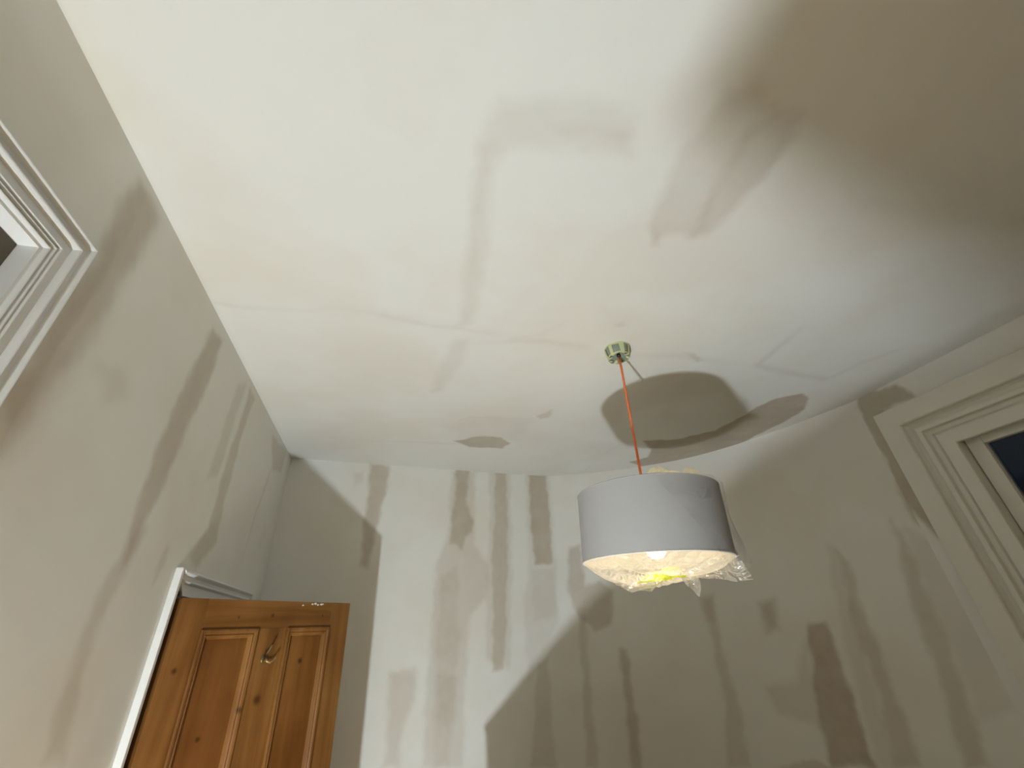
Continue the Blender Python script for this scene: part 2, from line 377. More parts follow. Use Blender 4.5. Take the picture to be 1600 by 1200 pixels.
# ------------------------------------------------------------------ where the joint filler shows, plus one painted glow and one painted shade strip (metres on each surface)
# (surface, strength, edge softness, line half width or 0 for an area, outline)
# C: x, y on the ceiling   L / R: y, z on the left / right wall   B: run along the end wall, height
PATCHES = [
    ('C',0.214,0.029,0,[(0.148,0.449),(0.281,0.417),(0.397,0.401),(0.461,0.421),(0.504,0.503),(0.402,0.516),(0.291,0.529),(0.164,0.566),(0.125,0.581),(0.124,0.52)]),
    ('C',0.168,0.019,0,[(0.274,0.481),(0.332,0.466),(0.463,0.45),(0.462,0.464),(0.394,0.479),(0.31,0.494)]),
    ('C',0.067,0.019,0,[(0.393,0.476),(0.47,0.448),(0.509,0.505),(0.419,0.515)]),
    ('C',0.202,0.024,0,[(0.116,0.559),(0.178,0.556),(0.177,0.675),(0.207,0.892),(0.221,1.131),(0.223,1.233),(0.171,1.243),(0.155,1.015),(0.132,0.745)]),
    ('C',0.09,0.016,0,[(0.131,0.58),(0.15,0.612),(0.158,0.739),(0.187,0.979),(0.169,0.982),(0.141,0.743)]),
    ('C',0.168,0.024,0,[(0.173,1.323),(0.23,1.321),(0.22,1.469),(0.166,1.754),(0.12,1.774),(0.135,1.524)]),
    ('C',0.184,0.017,0.006,[(-0.631,1.274),(-0.518,1.282),(-0.374,1.262),(-0.225,1.223),(-0.052,1.243),(0.088,1.266),(0.258,1.266),(0.466,1.27)]),
    ('C',0.089,0.042,0.02,[(-0.268,1.241),(-0.052,1.236),(0.183,1.256),(0.39,1.284),(0.709,1.293)]),
    ('C',0.14,0.021,0.013,[(0.185,1.36),(0.395,1.304),(0.523,1.281),(0.707,1.289)]),
    ('C',0.112,0.021,0.008,[(0.395,1.304),(0.506,1.229),(0.569,1.149)]),
    ('C',0.324,0.024,0,[(0.649,0.683),(0.618,0.531),(0.622,0.414),(0.629,0.321),(0.697,0.292),(0.769,0.322),(0.766,0.389),(0.768,0.508),(0.813,0.681),(0.728,0.704),(0.685,0.722)]),
    ('C',0.432,0.022,0,[(0.795,0.694),(0.768,0.566),(0.74,0.46),(0.739,0.38),(0.769,0.322),(0.838,0.327),(0.871,0.389),(0.871,0.485),(0.862,0.599),(0.849,0.681)]),
    ('C',0.324,0.016,0,[(0.667,0.702),(0.709,0.708),(0.721,0.745),(0.697,0.75)]),
    ('C',0.108,0.048,0,[(0.666,1.045),(0.851,1.046),(0.966,1.145),(0.881,1.226),(0.755,1.205)]),  # not filler: warm tint painting the bulb's glow round the rose
    ('C',0.252,0.01,0,[(0.764,1.121),(0.79,1.108),(0.809,1.128),(0.787,1.14)]),
    ('C',0.167,0.025,0.014,[(0.955,1.307),(1.144,1.279),(1.384,1.29),(1.607,1.301),(1.899,1.328),(2.245,1.361)]),
    ('C',0.324,0.013,0,[(1.149,1.259),(1.207,1.253),(1.286,1.285),(1.264,1.31)]),
    ('C',0.307,0.021,0.011,[(1.57,1.28),(1.55,1.144),(1.537,1.006)]),
    ('C',0.251,0.025,0.014,[(1.594,1.286),(1.811,1.319),(2.024,1.332)]),
    ('C',0.195,0.025,0.012,[(2.045,1.304),(2.066,1.178),(2.136,1.065)]),
    ('C',0.158,0.048,0,[(1.154,0.462),(1.419,0.442),(1.774,0.411),(1.853,0.452),(1.487,0.488),(1.233,0.508)]),
    ('C',0.85,0.012,0,[(0.304,2.346),(0.427,2.253),(0.568,2.245),(0.642,2.335),(0.62,2.411),(0.418,2.423)]),
    ('C',0.13,0.048,0,[(0.242,2.126),(0.429,1.98),(0.681,1.984),(0.694,2.298),(0.346,2.341)]),
    ('C',0.167,0.021,0.009,[(-0.24,2.393),(0.048,2.387),(0.332,2.382)]),
    ('C',0.223,0.01,0.004,[(0.296,2.054),(0.347,2.007),(0.539,1.996),(0.676,1.968)]),
    ('C',0.396,0.011,0,[(0.7,1.949),(0.742,1.858),(0.763,1.855),(0.772,1.947),(0.737,1.984)]),
    ('C',0.97,0.012,0,[(1.601,2.564),(1.676,2.454),(1.63,2.316),(1.486,2.191),(1.71,2.132),(1.875,1.971),(1.888,1.815),(1.907,1.633),(1.934,1.548),(2.026,1.491),(2.116,1.52),(2.21,1.644),(2.231,1.785),(2.208,1.967),(2.199,2.192),(2.086,2.384),(1.921,2.531),(1.724,2.646)]),
    ('C',0.195,0.014,0.006,[(1.344,2.915),(1.336,2.63),(1.342,2.326),(1.42,2.22)]),
    ('C',0.14,0.042,0.03,[(2.364,1.705),(2.387,1.478),(2.343,1.218),(2.325,0.787)]),  # not filler: shade along the ceiling edge, put into the colour
    ('B',0.7,0.016,0,[(0.473,2.833),(0.584,2.824),(0.588,2.644),(0.561,2.521),(0.539,2.331),(0.522,2.189),(0.475,2.224),(0.475,2.404),(0.472,2.598)]),
    ('B',0.25,0.016,0,[(0.361,2.748),(0.424,2.769),(0.431,2.71),(0.388,2.683)]),
    ('B',0.75,0.016,0,[(1.051,2.842),(1.14,2.839),(1.121,2.585),(1.166,2.493),(1.161,2.41),(1.117,2.385),(1.091,2.298),(1.048,2.336),(1.006,2.336),(1.028,2.539)]),
    ('B',0.35,0.023,0,[(1.015,2.802),(1.183,2.838),(1.177,2.338),(1.262,2.221),(1.257,2.035),(1.145,1.934),(1.117,1.679),(1.096,1.24),(0.89,1.267),(0.898,1.665),(0.915,1.943),(0.928,2.222),(0.997,2.375)]),
    ('B',0.3,0.019,0,[(0.962,2.149),(1.062,2.221),(1.078,1.806),(1.057,1.623),(1.029,1.249),(0.942,1.26),(0.942,1.813)]),
    ('B',0.35,0.019,0,[(0.941,1.647),(1.068,1.637),(1.06,1.453),(1.019,1.404),(0.955,1.464)]),
    ('B',0.6,0.013,0,[(1.333,2.844),(1.422,2.84),(1.417,2.552),(1.41,2.34),(1.375,1.925),(1.348,1.64),(1.274,1.646),(1.291,1.928),(1.289,2.22),(1.323,2.549)]),
    ('B',0.28,0.019,0,[(1.289,2.831),(1.453,2.842),(1.436,2.299),(1.385,1.643),(1.24,1.701),(1.254,2.221),(1.286,2.421)]),
    ('B',0.8,0.013,0,[(1.601,2.847),(1.732,2.836),(1.738,2.559),(1.72,2.216),(1.596,2.21),(1.585,2.469)]),
    ('B',0.2,0.019,0,[(1.57,2.84),(1.762,2.836),(1.747,2.256),(1.722,1.874),(1.649,1.756),(1.494,1.588),(1.491,1.92),(1.55,2.219)]),
    ('B',0.2,0.016,0,[(1.565,2.179),(1.729,2.176),(1.715,1.892),(1.562,1.882)]),
    ('B',0.6,0.019,0,[(1.845,2.311),(1.936,2.323),(1.926,2.068),(2.034,2.1),(2.105,2.019),(2.061,1.837),(1.954,1.808),(1.862,1.884),(1.81,2.036)]),
    ('B',0.4,0.016,0,[(1.857,1.94),(1.907,1.937),(1.884,1.561),(1.869,1.151),(1.804,1.156),(1.837,1.563)]),
    ('B',0.3,0.016,0,[(1.562,1.646),(1.632,1.674),(1.624,1.173),(1.481,1.191)]),
    ('B',0.65,0.016,0,[(2.082,1.708),(2.131,1.699),(2.127,1.425),(2.112,1.141),(2.049,1.143),(2.075,1.427)]),
    ('B',0.4,0.019,0,[(2.629,1.944),(2.695,1.939),(2.681,1.688),(2.694,1.388),(2.663,1.147),(2.557,1.144),(2.627,1.474),(2.635,1.722)]),
    ('B',0.35,0.019,0,[(2.648,1.96),(2.71,1.955),(2.693,1.801),(2.635,1.815)]),
    ('B',0.65,0.033,0,[(2.948,1.895),(3.032,1.901),(3.008,1.763),(2.933,1.747)]),
    ('B',0.9,0.016,0,[(3.161,1.777),(3.241,1.782),(3.254,1.701),(3.238,1.436),(3.226,1.199),(3.041,1.177),(3.062,1.4),(3.126,1.675)]),
    ('B',0.3,0.026,0,[(2.844,1.489),(3.016,1.533),(3.109,1.705),(3.106,1.535),(3.07,1.324),(2.87,1.378)]),
    ('B',0.5,0.019,0,[(3.432,2.108),(3.459,2.041),(3.437,1.807),(3.424,1.471),(3.405,1.223),(3.295,1.209),(3.363,1.468),(3.365,1.754)]),
    ('B',0.25,0.019,0,[(3.391,2.148),(3.437,2.107),(3.373,1.699),(3.308,1.21),(3.231,1.2),(3.303,1.7)]),
    ('B',0.5,0.019,0,[(3.726,2.211),(3.731,2.089),(3.721,1.868),(3.689,1.553),(3.636,1.257),(3.552,1.244),(3.604,1.481),(3.645,1.874)]),
    ('B',0.25,0.026,0,[(3.753,2.174),(3.855,2.067),(3.832,1.691),(3.815,1.455),(3.686,1.423),(3.716,1.868)]),
    ('B',0.45,0.01,0,[(2.792,1.147),(2.876,1.18),(2.993,1.193),(3.071,1.173),(3.046,1.108),(2.769,1.079)]),
    ('B',0.7,0.016,0,[(3.819,2.8),(3.845,2.764),(3.828,2.505),(3.803,2.274),(3.816,2.143),(3.871,2.078),(3.846,2.154),(3.835,2.31),(3.827,2.812)]),
    ('B',0.4,0.023,0,[(0.691,1.681),(0.833,1.688),(0.834,1.557),(0.788,1.455),(0.77,1.282),(0.701,1.291),(0.702,1.49)]),
    ('R',0.85,0.012,0,[(1.487,2.837),(1.428,2.857),(1.292,2.799),(1.244,2.72),(1.385,2.714),(1.423,2.64),(1.442,2.062),(1.463,2.102),(1.527,2.275),(1.508,2.481),(1.509,2.777)]),
    ('L',0.621,0.024,0,[(0.8,2.8),(0.899,2.8),(0.909,2.617),(0.902,2.439),(0.885,2.294),(0.874,2.194),(0.868,2.12),(0.793,2.221),(0.812,2.297),(0.808,2.446),(0.807,2.56),(0.798,2.66)]),
    ('L',0.172,0.03,0,[(0.805,2.821),(0.924,2.806),(0.922,2.354),(0.891,2.089),(0.787,2.229),(0.803,2.565)]),
    ('L',0.604,0.018,0,[(1.346,2.775),(1.43,2.779),(1.441,2.612),(1.402,2.385),(1.388,2.188),(1.361,2.058),(1.34,2.024),(1.304,2.149),(1.294,2.34),(1.301,2.542)]),
    ('L',0.389,0.021,0,[(1.34,2.125),(1.398,2.121),(1.358,1.983),(1.342,1.83),(1.401,1.643),(1.334,1.655),(1.295,1.764),(1.287,1.886),(1.305,2.012)]),
    ('L',0.216,0.018,0,[(1.321,2.739),(1.414,2.781),(1.396,2.492),(1.339,2.441)]),
    ('L',0.475,0.015,0,[(1.797,2.805),(1.874,2.793),(1.852,2.545),(1.874,2.365),(1.9,2.178),(1.789,2.074),(1.714,2.114),(1.797,2.208),(1.777,2.386),(1.788,2.575)]),
    ('L',0.301,0.018,0,[(1.664,2.743),(1.742,2.788),(1.739,2.386),(1.653,2.346)]),
    ('L',0.301,0.012,0,[(1.529,2.12),(1.559,2.117),(1.549,2.044),(1.528,1.991),(1.512,2.039)]),
    ('L',0.389,0.015,0,[(2.243,2.774),(2.585,2.821),(2.571,2.698),(2.397,2.628)]),
    ('L',0.345,0.009,0.008,[(2.375,2.648),(2.295,2.395),(2.276,2.163)]),
    ('L',0.19,0.03,0,[(0.953,2.374),(1.028,2.414),(1.092,2.372),(1.032,2.322)]),
]

def wobble(u, v, amp, seed):
    a = np.sin(u * 23.1 + seed) * np.cos(v * 19.7 - seed * 1.7) + 0.6 * np.sin(u * 51.3 - v * 47.1 + seed * 2.3) + 0.35 * np.sin(u * 117.0 + v * 93.0 + seed)
    return amp * a

def filler_field(surf, U, V):
    out = np.zeros_like(U)
    for i, (s, st, soft, wid, pts) in enumerate(PATCHES):
        if s != surf: continue
        p = np.array(pts, float)
        lo = p.min(0) - 0.12; hi = p.max(0) + 0.12
        sel = (U > lo[0]) & (U < hi[0]) & (V > lo[1]) & (V < hi[1])
        if not sel.any(): continue
        amp = 0.006 if wid == 0 else 0.003
        u = U[sel] + wobble(U[sel], V[sel], amp, i * 1.3)
        v = V[sel] + wobble(V[sel], U[sel], amp, i * 2.1 + 4)
        n = len(p); closed = wid == 0
        d2 = np.full(u.shape, 1e9); ins = np.zeros(u.shape, bool)
        for k in range(n if closed else n - 1):
            a = p[k]; b = p[(k + 1) % n]
            e = b - a; L2 = max(1e-9, e @ e)
            t = np.clip(((u - a[0]) * e[0] + (v - a[1]) * e[1]) / L2, 0, 1)
            d2 = np.minimum(d2, (u - a[0] - t * e[0]) ** 2 + (v - a[1] - t * e[1]) ** 2)
            if closed:
                c = ((a[1] > v) != (b[1] > v)) & (u < (b[0] - a[0]) * (v - a[1]) / (b[1] - a[1] + 1e-12) + a[0])
                ins ^= c
        d = np.sqrt(d2)
        sd = np.where(ins, -d, d) if closed else d - wid
        f = np.clip(0.5 - sd / (2 * soft), 0, 1)
        f = f * f * (3 - 2 * f) * st
        if not closed:
            f = f * (0.62 + 0.38 * np.sin(u * 9.0 + v * 6.0 + i))
        cur = out[sel]
        out[sel] = 1 - (1 - cur) * (1 - f)
    return out

def lin(*segs):
    """grid coordinates: (start, stop, step) runs"""
    r = []
    for a, b, s in segs:
        n = max(1, int(round((b - a) / s)))
        r += list(np.linspace(a, b, n, endpoint=False))
    r.append(segs[-1][1])
    return np.array(r)

def surface(name, us, vs_, fn, surf, mat, holes=(), keep=None):
    U, V = np.meshgrid(us, vs_, indexing='ij')
    fill = filler_field(surf, U, V)
    P = fn(U, V)
    nu, nv = len(us), len(vs_)
    verts = np.stack(P, -1).reshape(-1, 3)
    I, J = np.meshgrid(np.arange(nu - 1), np.arange(nv - 1), indexing='ij')
    cu = (us[I] + us[I + 1]) / 2; cv = (vs_[J] + vs_[J + 1]) / 2
    ok = np.ones_like(I, bool)
    for (u0, u1, v0, v1) in holes:
        ok &= ~((cu > u0) & (cu < u1) & (cv > v0) & (cv < v1))
    if keep is not None:
        ok &= keep(cu, cv)
    I = I[ok]; J = J[ok]
    f = np.stack([I * nv + J, (I + 1) * nv + J, (I + 1) * nv + J + 1, I * nv + J + 1], -1)
    me = bpy.data.meshes.new(name)
    me.vertices.add(len(verts)); me.vertices.foreach_set('co', verts.astype(np.float32).ravel())
    me.loops.add(f.size); me.loops.foreach_set('vertex_index', f.astype(np.int32).ravel())
    me.polygons.add(len(f)); me.polygons.foreach_set('loop_start', np.arange(0, f.size, 4, dtype=np.int32))
    me.update(calc_edges=True)
    me.polygons.foreach_set('use_smooth', [True] * len(f))
    at = me.attributes.new('filler', 'FLOAT', 'POINT')
    at.data.foreach_set('value', fill.ravel().astype(np.float32))
    me.materials.append(mat)
    o = bpy.data.objects.new(name, me)
    C.objects.link(o)
    return o

# ------------------------------------------------------------------ the room shell
XL, XR, YB = -0.649, 2.42, -1.6
CTRL = [(-.649, 2.725), (0, 2.80), (.7, 2.885), (1.08, 2.91), (1.40, 2.83), (1.70, 2.66), (1.96, 2.47), (2.15, 2.22), (2.27, 1.96), (2.35, 1.75), (2.42, 1.51)]
def footprint():
    P = [np.array(p, float) for p in CTRL]
    P = [2 * P[0] - P[1]] + P + [2 * P[-1] - P[-2]]
    out = []
    for i in range(1, len(P) - 2):
        p0, p1, p2, p3 = P[i - 1:i + 3]
        for k in range(12):
            t = k / 12
            out.append(.5 * ((2 * p1) + (-p0 + p2) * t + (2 * p0 - 5 * p1 + 4 * p2 - p3) * t * t + (-p0 + 3 * p1 - 3 * p2 + p3) * t ** 3))
    out.append(P[-2])
    out = np.array(out)
    s = np.concatenate([[0], np.cumsum(np.linalg.norm(np.diff(out, axis=0), axis=1))])
    return out, s
FP, FS = footprint()

# left wall, with the holes of the window and of the doorway
WL_Y0, WL_Y1, WL_Z0, WL_Z1 = -0.20, 0.705, 0.95, EYE + 0.633
DO_Y0, DO_Y1, DO_Z = 1.656, 2.42, EYE + 0.158
ys = lin((YB, WL_Y0, .1), (WL_Y0, .3, .1), (.3, WL_Y1, .009), (WL_Y1, DO_Y0, .009), (DO_Y0, DO_Y1, .012), (DO_Y1, 2.725, .012))
zs = lin((0, WL_Z0, .1), (WL_Z0, 1.3, .05), (1.3, DO_Z, .010), (DO_Z, WL_Z1, .010), (WL_Z1, H, .010))
o = surface('wall_left', ys, zs, lambda U, V: (np.full_like(U, XL), U, V), 'L', M['wall'],
            [(WL_Y0, WL_Y1, WL_Z0, WL_Z1), (DO_Y0, DO_Y1, 0, DO_Z)])
tag(o, 'dim white plaster wall with slanting beige filler streaks beside the wooden door', 'wall', 'structure')

# end wall running round into the right-hand wall
ss = lin((0, FS[-1], .011))
zs = lin((0, 1.0, .1), (1.0, H, .011))
o = surface('wall_back', ss, zs, lambda U, V: (np.interp(U, FS, FP[:, 0]), np.interp(U, FS, FP[:, 1]), V), 'B', M['wall'])
tag(o, 'end wall of patchy white plaster with vertical beige filler streaks behind the lamp', 'wall', 'structure')

# right wall with the window hole
WR_Y0, WR_Y1, WR_Z0, WR_Z1 = 0.10, 1.190, 0.85, EYE + 0.655
ys = lin((YB, WR_Y0, .1), (WR_Y0, .6, .1), (.6, WR_Y1, .03), (WR_Y1, 1.51, .010))
zs = lin((0, WR_Z0, .1), (WR_Z0, 1.6, .05), (1.6, WR_Z1, .03), (WR_Z1, H, .010))
o = surface('wall_right', ys, zs, lambda U, V: (np.full_like(U, XR), U, V), 'R', M['wall'], [(WR_Y0, WR_Y1, WR_Z0, WR_Z1)])
tag(o, 'shaded cream plaster wall around the window with the dark pane', 'wall', 'structure')

def inside(cx, cy):
    lim = np.where(cx < XL, -9, np.interp(cx, FP[:, 0], FP[:, 1]))
    return (cy < lim + 0.03) & (cx < XR + 0.03)
xs = lin((XL, XR + .02, .0085))
ysc = lin((YB, -0.1, .1), (-0.1, 2.96, .0085))
o = surface('ceiling', xs, ysc, lambda U, V: (U, V, np.full_like(U, H)), 'C', M['ceiling'], keep=inside)
tag(o, 'bright white plaster ceiling with faint beige repair lines and patches', 'ceiling', 'structure')

o = box('floor', XL - 1.2, XR + .3, YB - .3, 3.2, -0.06, 0.0, M['floor'])
tag(o, 'bare brown floor under the work lamp', 'floor', 'structure')
o = box('wall_rear', XL - .1, XR + .1, YB - .12, YB, 0.0, H, M['bare'])
tag(o, 'bare plaster wall behind the photographer', 'wall', 'structure')
# the hall behind the doorway
o = box('wall_hall', XL - 1.1, XL - 1.0, 0.9, 3.2, 0.0, H, M['wall'])
tag(o, 'hall wall seen only past the open door', 'wall', 'structure')

# ------------------------------------------------------------------ mouldings
def moulding(parent, name, prof, p0, p1, zb, zt, pos, mat, which):
    """one length of a mitred architrave. prof: (distance in from the outer edge, proud of the wall)"""
    v, f = [], []
    n = len(prof)
    if which == 'head':
        for (a, b) in prof: v.append(pos(p0 + a, zt - a, b))
        for (a, b) in prof: v.append(pos(p1 - a, zt - a, b))
    elif which == 'low':
        for (a, b) in prof: v.append(pos(p0 + a, zb, b))
        for (a, b) in prof: v.append(pos(p0 + a, zt - a, b))
    else:
        for (a, b) in prof: v.append(pos(p1 - a, zb, b))
        for (a, b) in prof: v.append(pos(p1 - a, zt - a, b))
    for i in range(n):
        j = (i + 1) % n
        f.append((i, j, n + j, n + i))
    f.append(tuple(range(n))); f.append(tuple(range(n, 2 * n)))
    return link_mesh(name, v, f, mat, parent)

def arc(c0, c1, r0, r1, a0, a1, n=6):
    return [(c0 + r0 * math.cos(math.radians(a0 + (a1 - a0) * k / n)), c1 + r1 * math.sin(math.radians(a0 + (a1 - a0) * k / n))) for k in range(n + 1)]

def bead(x0, x1, base, hgt, n=6):
    return [(x0 + (x1 - x0) * k / n, base + hgt * math.sin(math.pi * k / n)) for k in range(n + 1)]

# --- left window (white gloss mouldings)
LW = empty('window_1', (XL, 0.3, WL_Z0))
tag(LW, 'window with stepped white gloss architrave cut off by the left edge', 'window', 'structure')
posL = lambda p, z, b: (b, p - 0.3, z - WL_Z0)
prof = ([(0.0, -0.001), (0.0, 0.008)] + bead(0.001, 0.012, 0.008, 0.005)
        + [(0.015, 0.003), (0.021, 0.001), (0.027, 0.003)] + bead(0.029, 0.041, 0.006, 0.006)
        + [(0.043, 0.002), (0.060, 0.002)] + bead(0.062, 0.069, 0.003, 0.005) + bead(0.071, 0.078, 0.002, 0.005) + bead(0.080, 0.089, 0.001, 0.006)
        + [(0.090, 0.0006), (0.0955, 0.0006), (0.0955, -0.001)])
for which, nm in (('head', 'architrave_head'), ('low', 'architrave_side'), ('high', 'architrave_side')):
    moulding(LW, nm, prof, WL_Y0 - .095, WL_Y1 + .095, WL_Z0 - .03, WL_Z1 + .095, posL, M['gloss'], which)
# reveal boards and the sash set back in the wall
def rel(o): return o
dp = 0.042
box('reveal', -dp, 0.0, WL_Y1 - .3, WL_Y1 - .3 + .02, 0, WL_Z1 - WL_Z0, M['gloss'], LW)
box('reveal', -dp, 0.0, WL_Y0 - .3 - .02, WL_Y0 - .3, 0, WL_Z1 - WL_Z0, M['gloss'], LW)
box('reveal', -dp, 0.0, WL_Y0 - .3, WL_Y1 - .3, WL_Z1 - WL_Z0, WL_Z1 - WL_Z0 + .02, M['gloss'], LW)
box('sill', -dp, 0.05, WL_Y0 - .42, WL_Y1 - .18, -.03, 0.0, M['gloss'], LW, .004)
hz = WL_Z1 - WL_Z0
fw = 0.10
sash = box('sash_stile', -dp - .03, -dp + .012, WL_Y1 - .3 - fw, WL_Y1 - .3, 0, hz, M['stain'], LW, .003)
box('sash_stile', -dp - .03, -dp + .012, WL_Y0 - .3, WL_Y0 - .3 + fw, 0, hz, M['stain'], LW, .003)
box('sash_rail', -dp - .03, -dp + .012, WL_Y0 - .3 + fw, WL_Y1 - .3 - fw, hz - fw, hz, M['stain'], LW, .003)
box('sash_rail', -dp - .03, -dp + .012, WL_Y0 - .3 + fw, WL_Y1 - .3 - fw, hz * .5 - .02, hz * .5 + .02, M['stain'], LW, .003)
box('sash_rail', -dp - .03, -dp + .012, WL_Y0 - .3 + fw, WL_Y1 - .3 - fw, 0, fw + .02, M['stain'], LW, .003)
box('window_pane', -dp - .012, -dp - .008, WL_Y0 - .3 + fw, WL_Y1 - .3 - fw, hz * .5 + .02, hz - fw, M['glass'], LW)
box('window_pane', -dp - .012, -dp - .008, WL_Y0 - .3 + fw, WL_Y1 - .3 - fw, fw + .02, hz * .5 - .02, M['glass'], LW)

# --- right window (primed, wide architrave, night beyond the glass)
RW = empty('window_2', (XR, 0.64, WR_Z0))
tag(RW, 'window with wide cream moulded architrave and dark night pane at the right edge', 'window', 'structure')
posR = lambda p, z, b: (-b, p - 0.64, z - WR_Z0)
prof = ([(0.0, -0.001), (0.0, 0.046), (0.003, 0.050), (0.090, 0.050), (0.095, 0.046)]
        + [(0.099, 0.032), (0.108, 0.020), (0.119, 0.012), (0.130, 0.010), (0.131, 0.030), (0.134, 0.032), (0.150, 0.032), (0.152, 0.030),
           (0.155, 0.014), (0.158, 0.012), (0.172, 0.012), (0.174, 0.010), (0.178, 0.002), (0.184, 0.002), (0.186, 0.016), (0.188, 0.018), (0.240, 0.018), (0.243, 0.014), (0.243, -0.001)])
ah = 0.243
for which, nm in (('head', 'architrave_head'), ('low', 'architrave_side'), ('high', 'architrave_side')):
    moulding(RW, nm, prof, WR_Y0 - ah, WR_Y1 + ah, WR_Z0 - .03, EYE + 0.863, posR, M['oldtrim'], which)
hz = WR_Z1 - WR_Z0
y0, y1 = WR_Y0 - .64, WR_Y1 - .64
dp = 0.030
for a, b in ((y1, y1 + .02), (y0 - .02, y0)):
    box('reveal', 0.001, dp + .06, a, b, 0, hz, M['oldtrim'], RW)
box('reveal', 0.001, dp + .06, y0, y1, hz, hz + .02, M['oldtrim'], RW)
box('sill', -0.05, dp + .06, y0 - .2, y1 + .2, -.03, 0.0, M['oldtrim'], RW, .004)
fw = 0.062
for a, b in ((y1 - fw, y1 - .004), (y0 + .004, y0 + fw)):
    box('sash_stile', dp, dp + .04, a, b, 0, hz, M['oldtrim'], RW, .004)
box('sash_rail', dp, dp + .04, y0 + fw, y1 - fw, hz - fw, hz - .004, M['oldtrim'], RW, .004)
box('sash_rail', dp, dp + .04, y0 + fw, y1 - fw, hz * .48 - .02, hz * .48 + .02, M['oldtrim'], RW, .004)
box('sash_rail', dp, dp + .04, y0 + fw, y1 - fw, 0, fw + .02, M['oldtrim'], RW, .004)
box('window_pane', dp + .022, dp + .026, y0 + fw, y1 - fw, hz * .48 + .02, hz - fw, M['glass'], RW)
box('window_pane', dp + .022, dp + .026, y0 + fw, y1 - fw, fw + .02, hz * .48 - .02, M['glass'], RW)

# --- door casing on the left wall
TC = empty('trim_1', (XL, DO_Y0, 0))
tag(TC, 'white casing around the wooden door with a brightly lit outer edge', 'door frame', 'structure')
posD = lambda p, z, b: (b, p - DO_Y0, z)
box('casing_side', 0.0, 0.021, -0.016, 0.001, 0, EYE + .232, M['gloss'], TC, .003)
hp = ([(0.0, -0.001), (0.0, 0.018)] + bead(0.001, 0.014, 0.018, 0.006) + [(0.018, 0.013), (0.026, 0.012)]
      + bead(0.028, 0.038, 0.012, 0.006) + [(0.040, 0.008), (0.072, 0.008), (0.072, -0.001)])
moulding(TC, 'casing_head', hp, DO_Y0 - .0, DO_Y1 + .075, 0, EYE + .230, posD, M['gloss'], 'head')
moulding(TC, 'casing_side', hp, DO_Y0 - .0, DO_Y1 + .075, 0, EYE + .230, posD, M['gloss'], 'high')
box('door_lining', -0.11, 0.0, 0.0, DO_Y1 - DO_Y0, DO_Z, DO_Z + .02, M['gloss'], TC)
box('door_lining', -0.11, 0.0, DO_Y1 - DO_Y0, DO_Y1 - DO_Y0 + .02, 0, DO_Z, M['gloss'], TC)
box('door_lining', -0.11, -0.002, -0.02, 0.0, 0, DO_Z, M['gloss'], TC)

# ------------------------------------------------------------------ the pine door, ajar
DW = 0.705
DTOP = EYE + 0.149
ang = math.atan2(0.758, 0.652)
DR = empty('door_1', (-0.62, 1.68, 0), (0, 0, ang))
tag(DR, 'stripped orange pine panelled door standing ajar in front of the left wall', 'door', 'structure')
# local: x along the leaf, -y the face we see, z up; leaf from y=0 back to +0.035
LIGHT, DARK = (0.33, 0.155, 0.042), (0.20, 0.082, 0.016)
KN = [(0.038, EYE - .045, .010), (0.494, EYE - .05, .012), (0.169, EYE - .226, .009), (0.273, EYE - .17, .011), (0.335, EYE - .15, .017), (0.20, EYE + .095, .005), (0.33, EYE + .10, .008), (0.56, EYE + .10, .005)]
M['pine_v'] = pine('pine_upright_grain', 2, LIGHT, DARK, KN)
M['pine_h'] = pine('pine_level_grain', 0, LIGHT, DARK, KN[5:])
M['pine_p'] = pine('pine_panel', 2, (0.27, 0.115, 0.026), (0.185, 0.070, 0.013), KN[:4])
T = 0.035
ST = 0.083
box('stile', 0, ST, 0, T, 0.006, DTOP, M['pine_v'], DR, .002)
box('stile', DW - .10, DW, 0, T, 0.006, DTOP, M['pine_v'], DR, .002)
MU0, MU1 = 0.284, 0.402
R_TOP = EYE + 0.060
ZL1, ZL0 = 0.98, 0.76     # lock rail
ZB = 0.22
box('rail', ST, DW - .10, 0.0005, T, R_TOP, DTOP - .0005, M['pine_h'], DR, .0015)
box('rail', ST, DW - .10, 0.0005, T, ZL0, ZL1, M['pine_h'], DR, .0015)
box('rail', ST, DW - .10, 0.0005, T, 0.006, ZB, M['pine_h'], DR, .0015)
for z0, z1 in ((ZL1, R_TOP), (ZB, ZL0)):
    box('muntin', MU0, MU1, 0.0005, T, z0, z1, M['pine_v'], DR, .0015)
def frame_moulding(x0, x1, z0, z1):
    pf = [(0.0, 0.010), (0.0, -0.005), (0.004, -0.007), (0.010, -0.006), (0.014, -0.001), (0.018, -0.003), (0.023, 0.001), (0.028, 0.010)]
    v, f = [], []
    n = len(pf)
    for (a, b) in pf:
        v += [(x0 + a, b, z0 + a), (x1 - a, b, z0 + a), (x1 - a, b, z1 - a), (x0 + a, b, z1 - a)]
    for i in range(n - 1):
        for k in range(4):
            f.append((i * 4 + k, i * 4 + (k + 1) % 4, (i + 1) * 4 + (k + 1) % 4, (i + 1) * 4 + k))
    return link_mesh('panel_moulding', v, f, M['pine_v'], DR)
for x0, x1 in ((ST, MU0), (MU1, DW - .10)):
    for z0, z1 in ((ZL1, R_TOP), (ZB, ZL0)):
        box('panel', x0, x1, 0.011, 0.022, z0, z1, M['pine_p'], DR)
        frame_moulding(x0, x1, z0, z1)
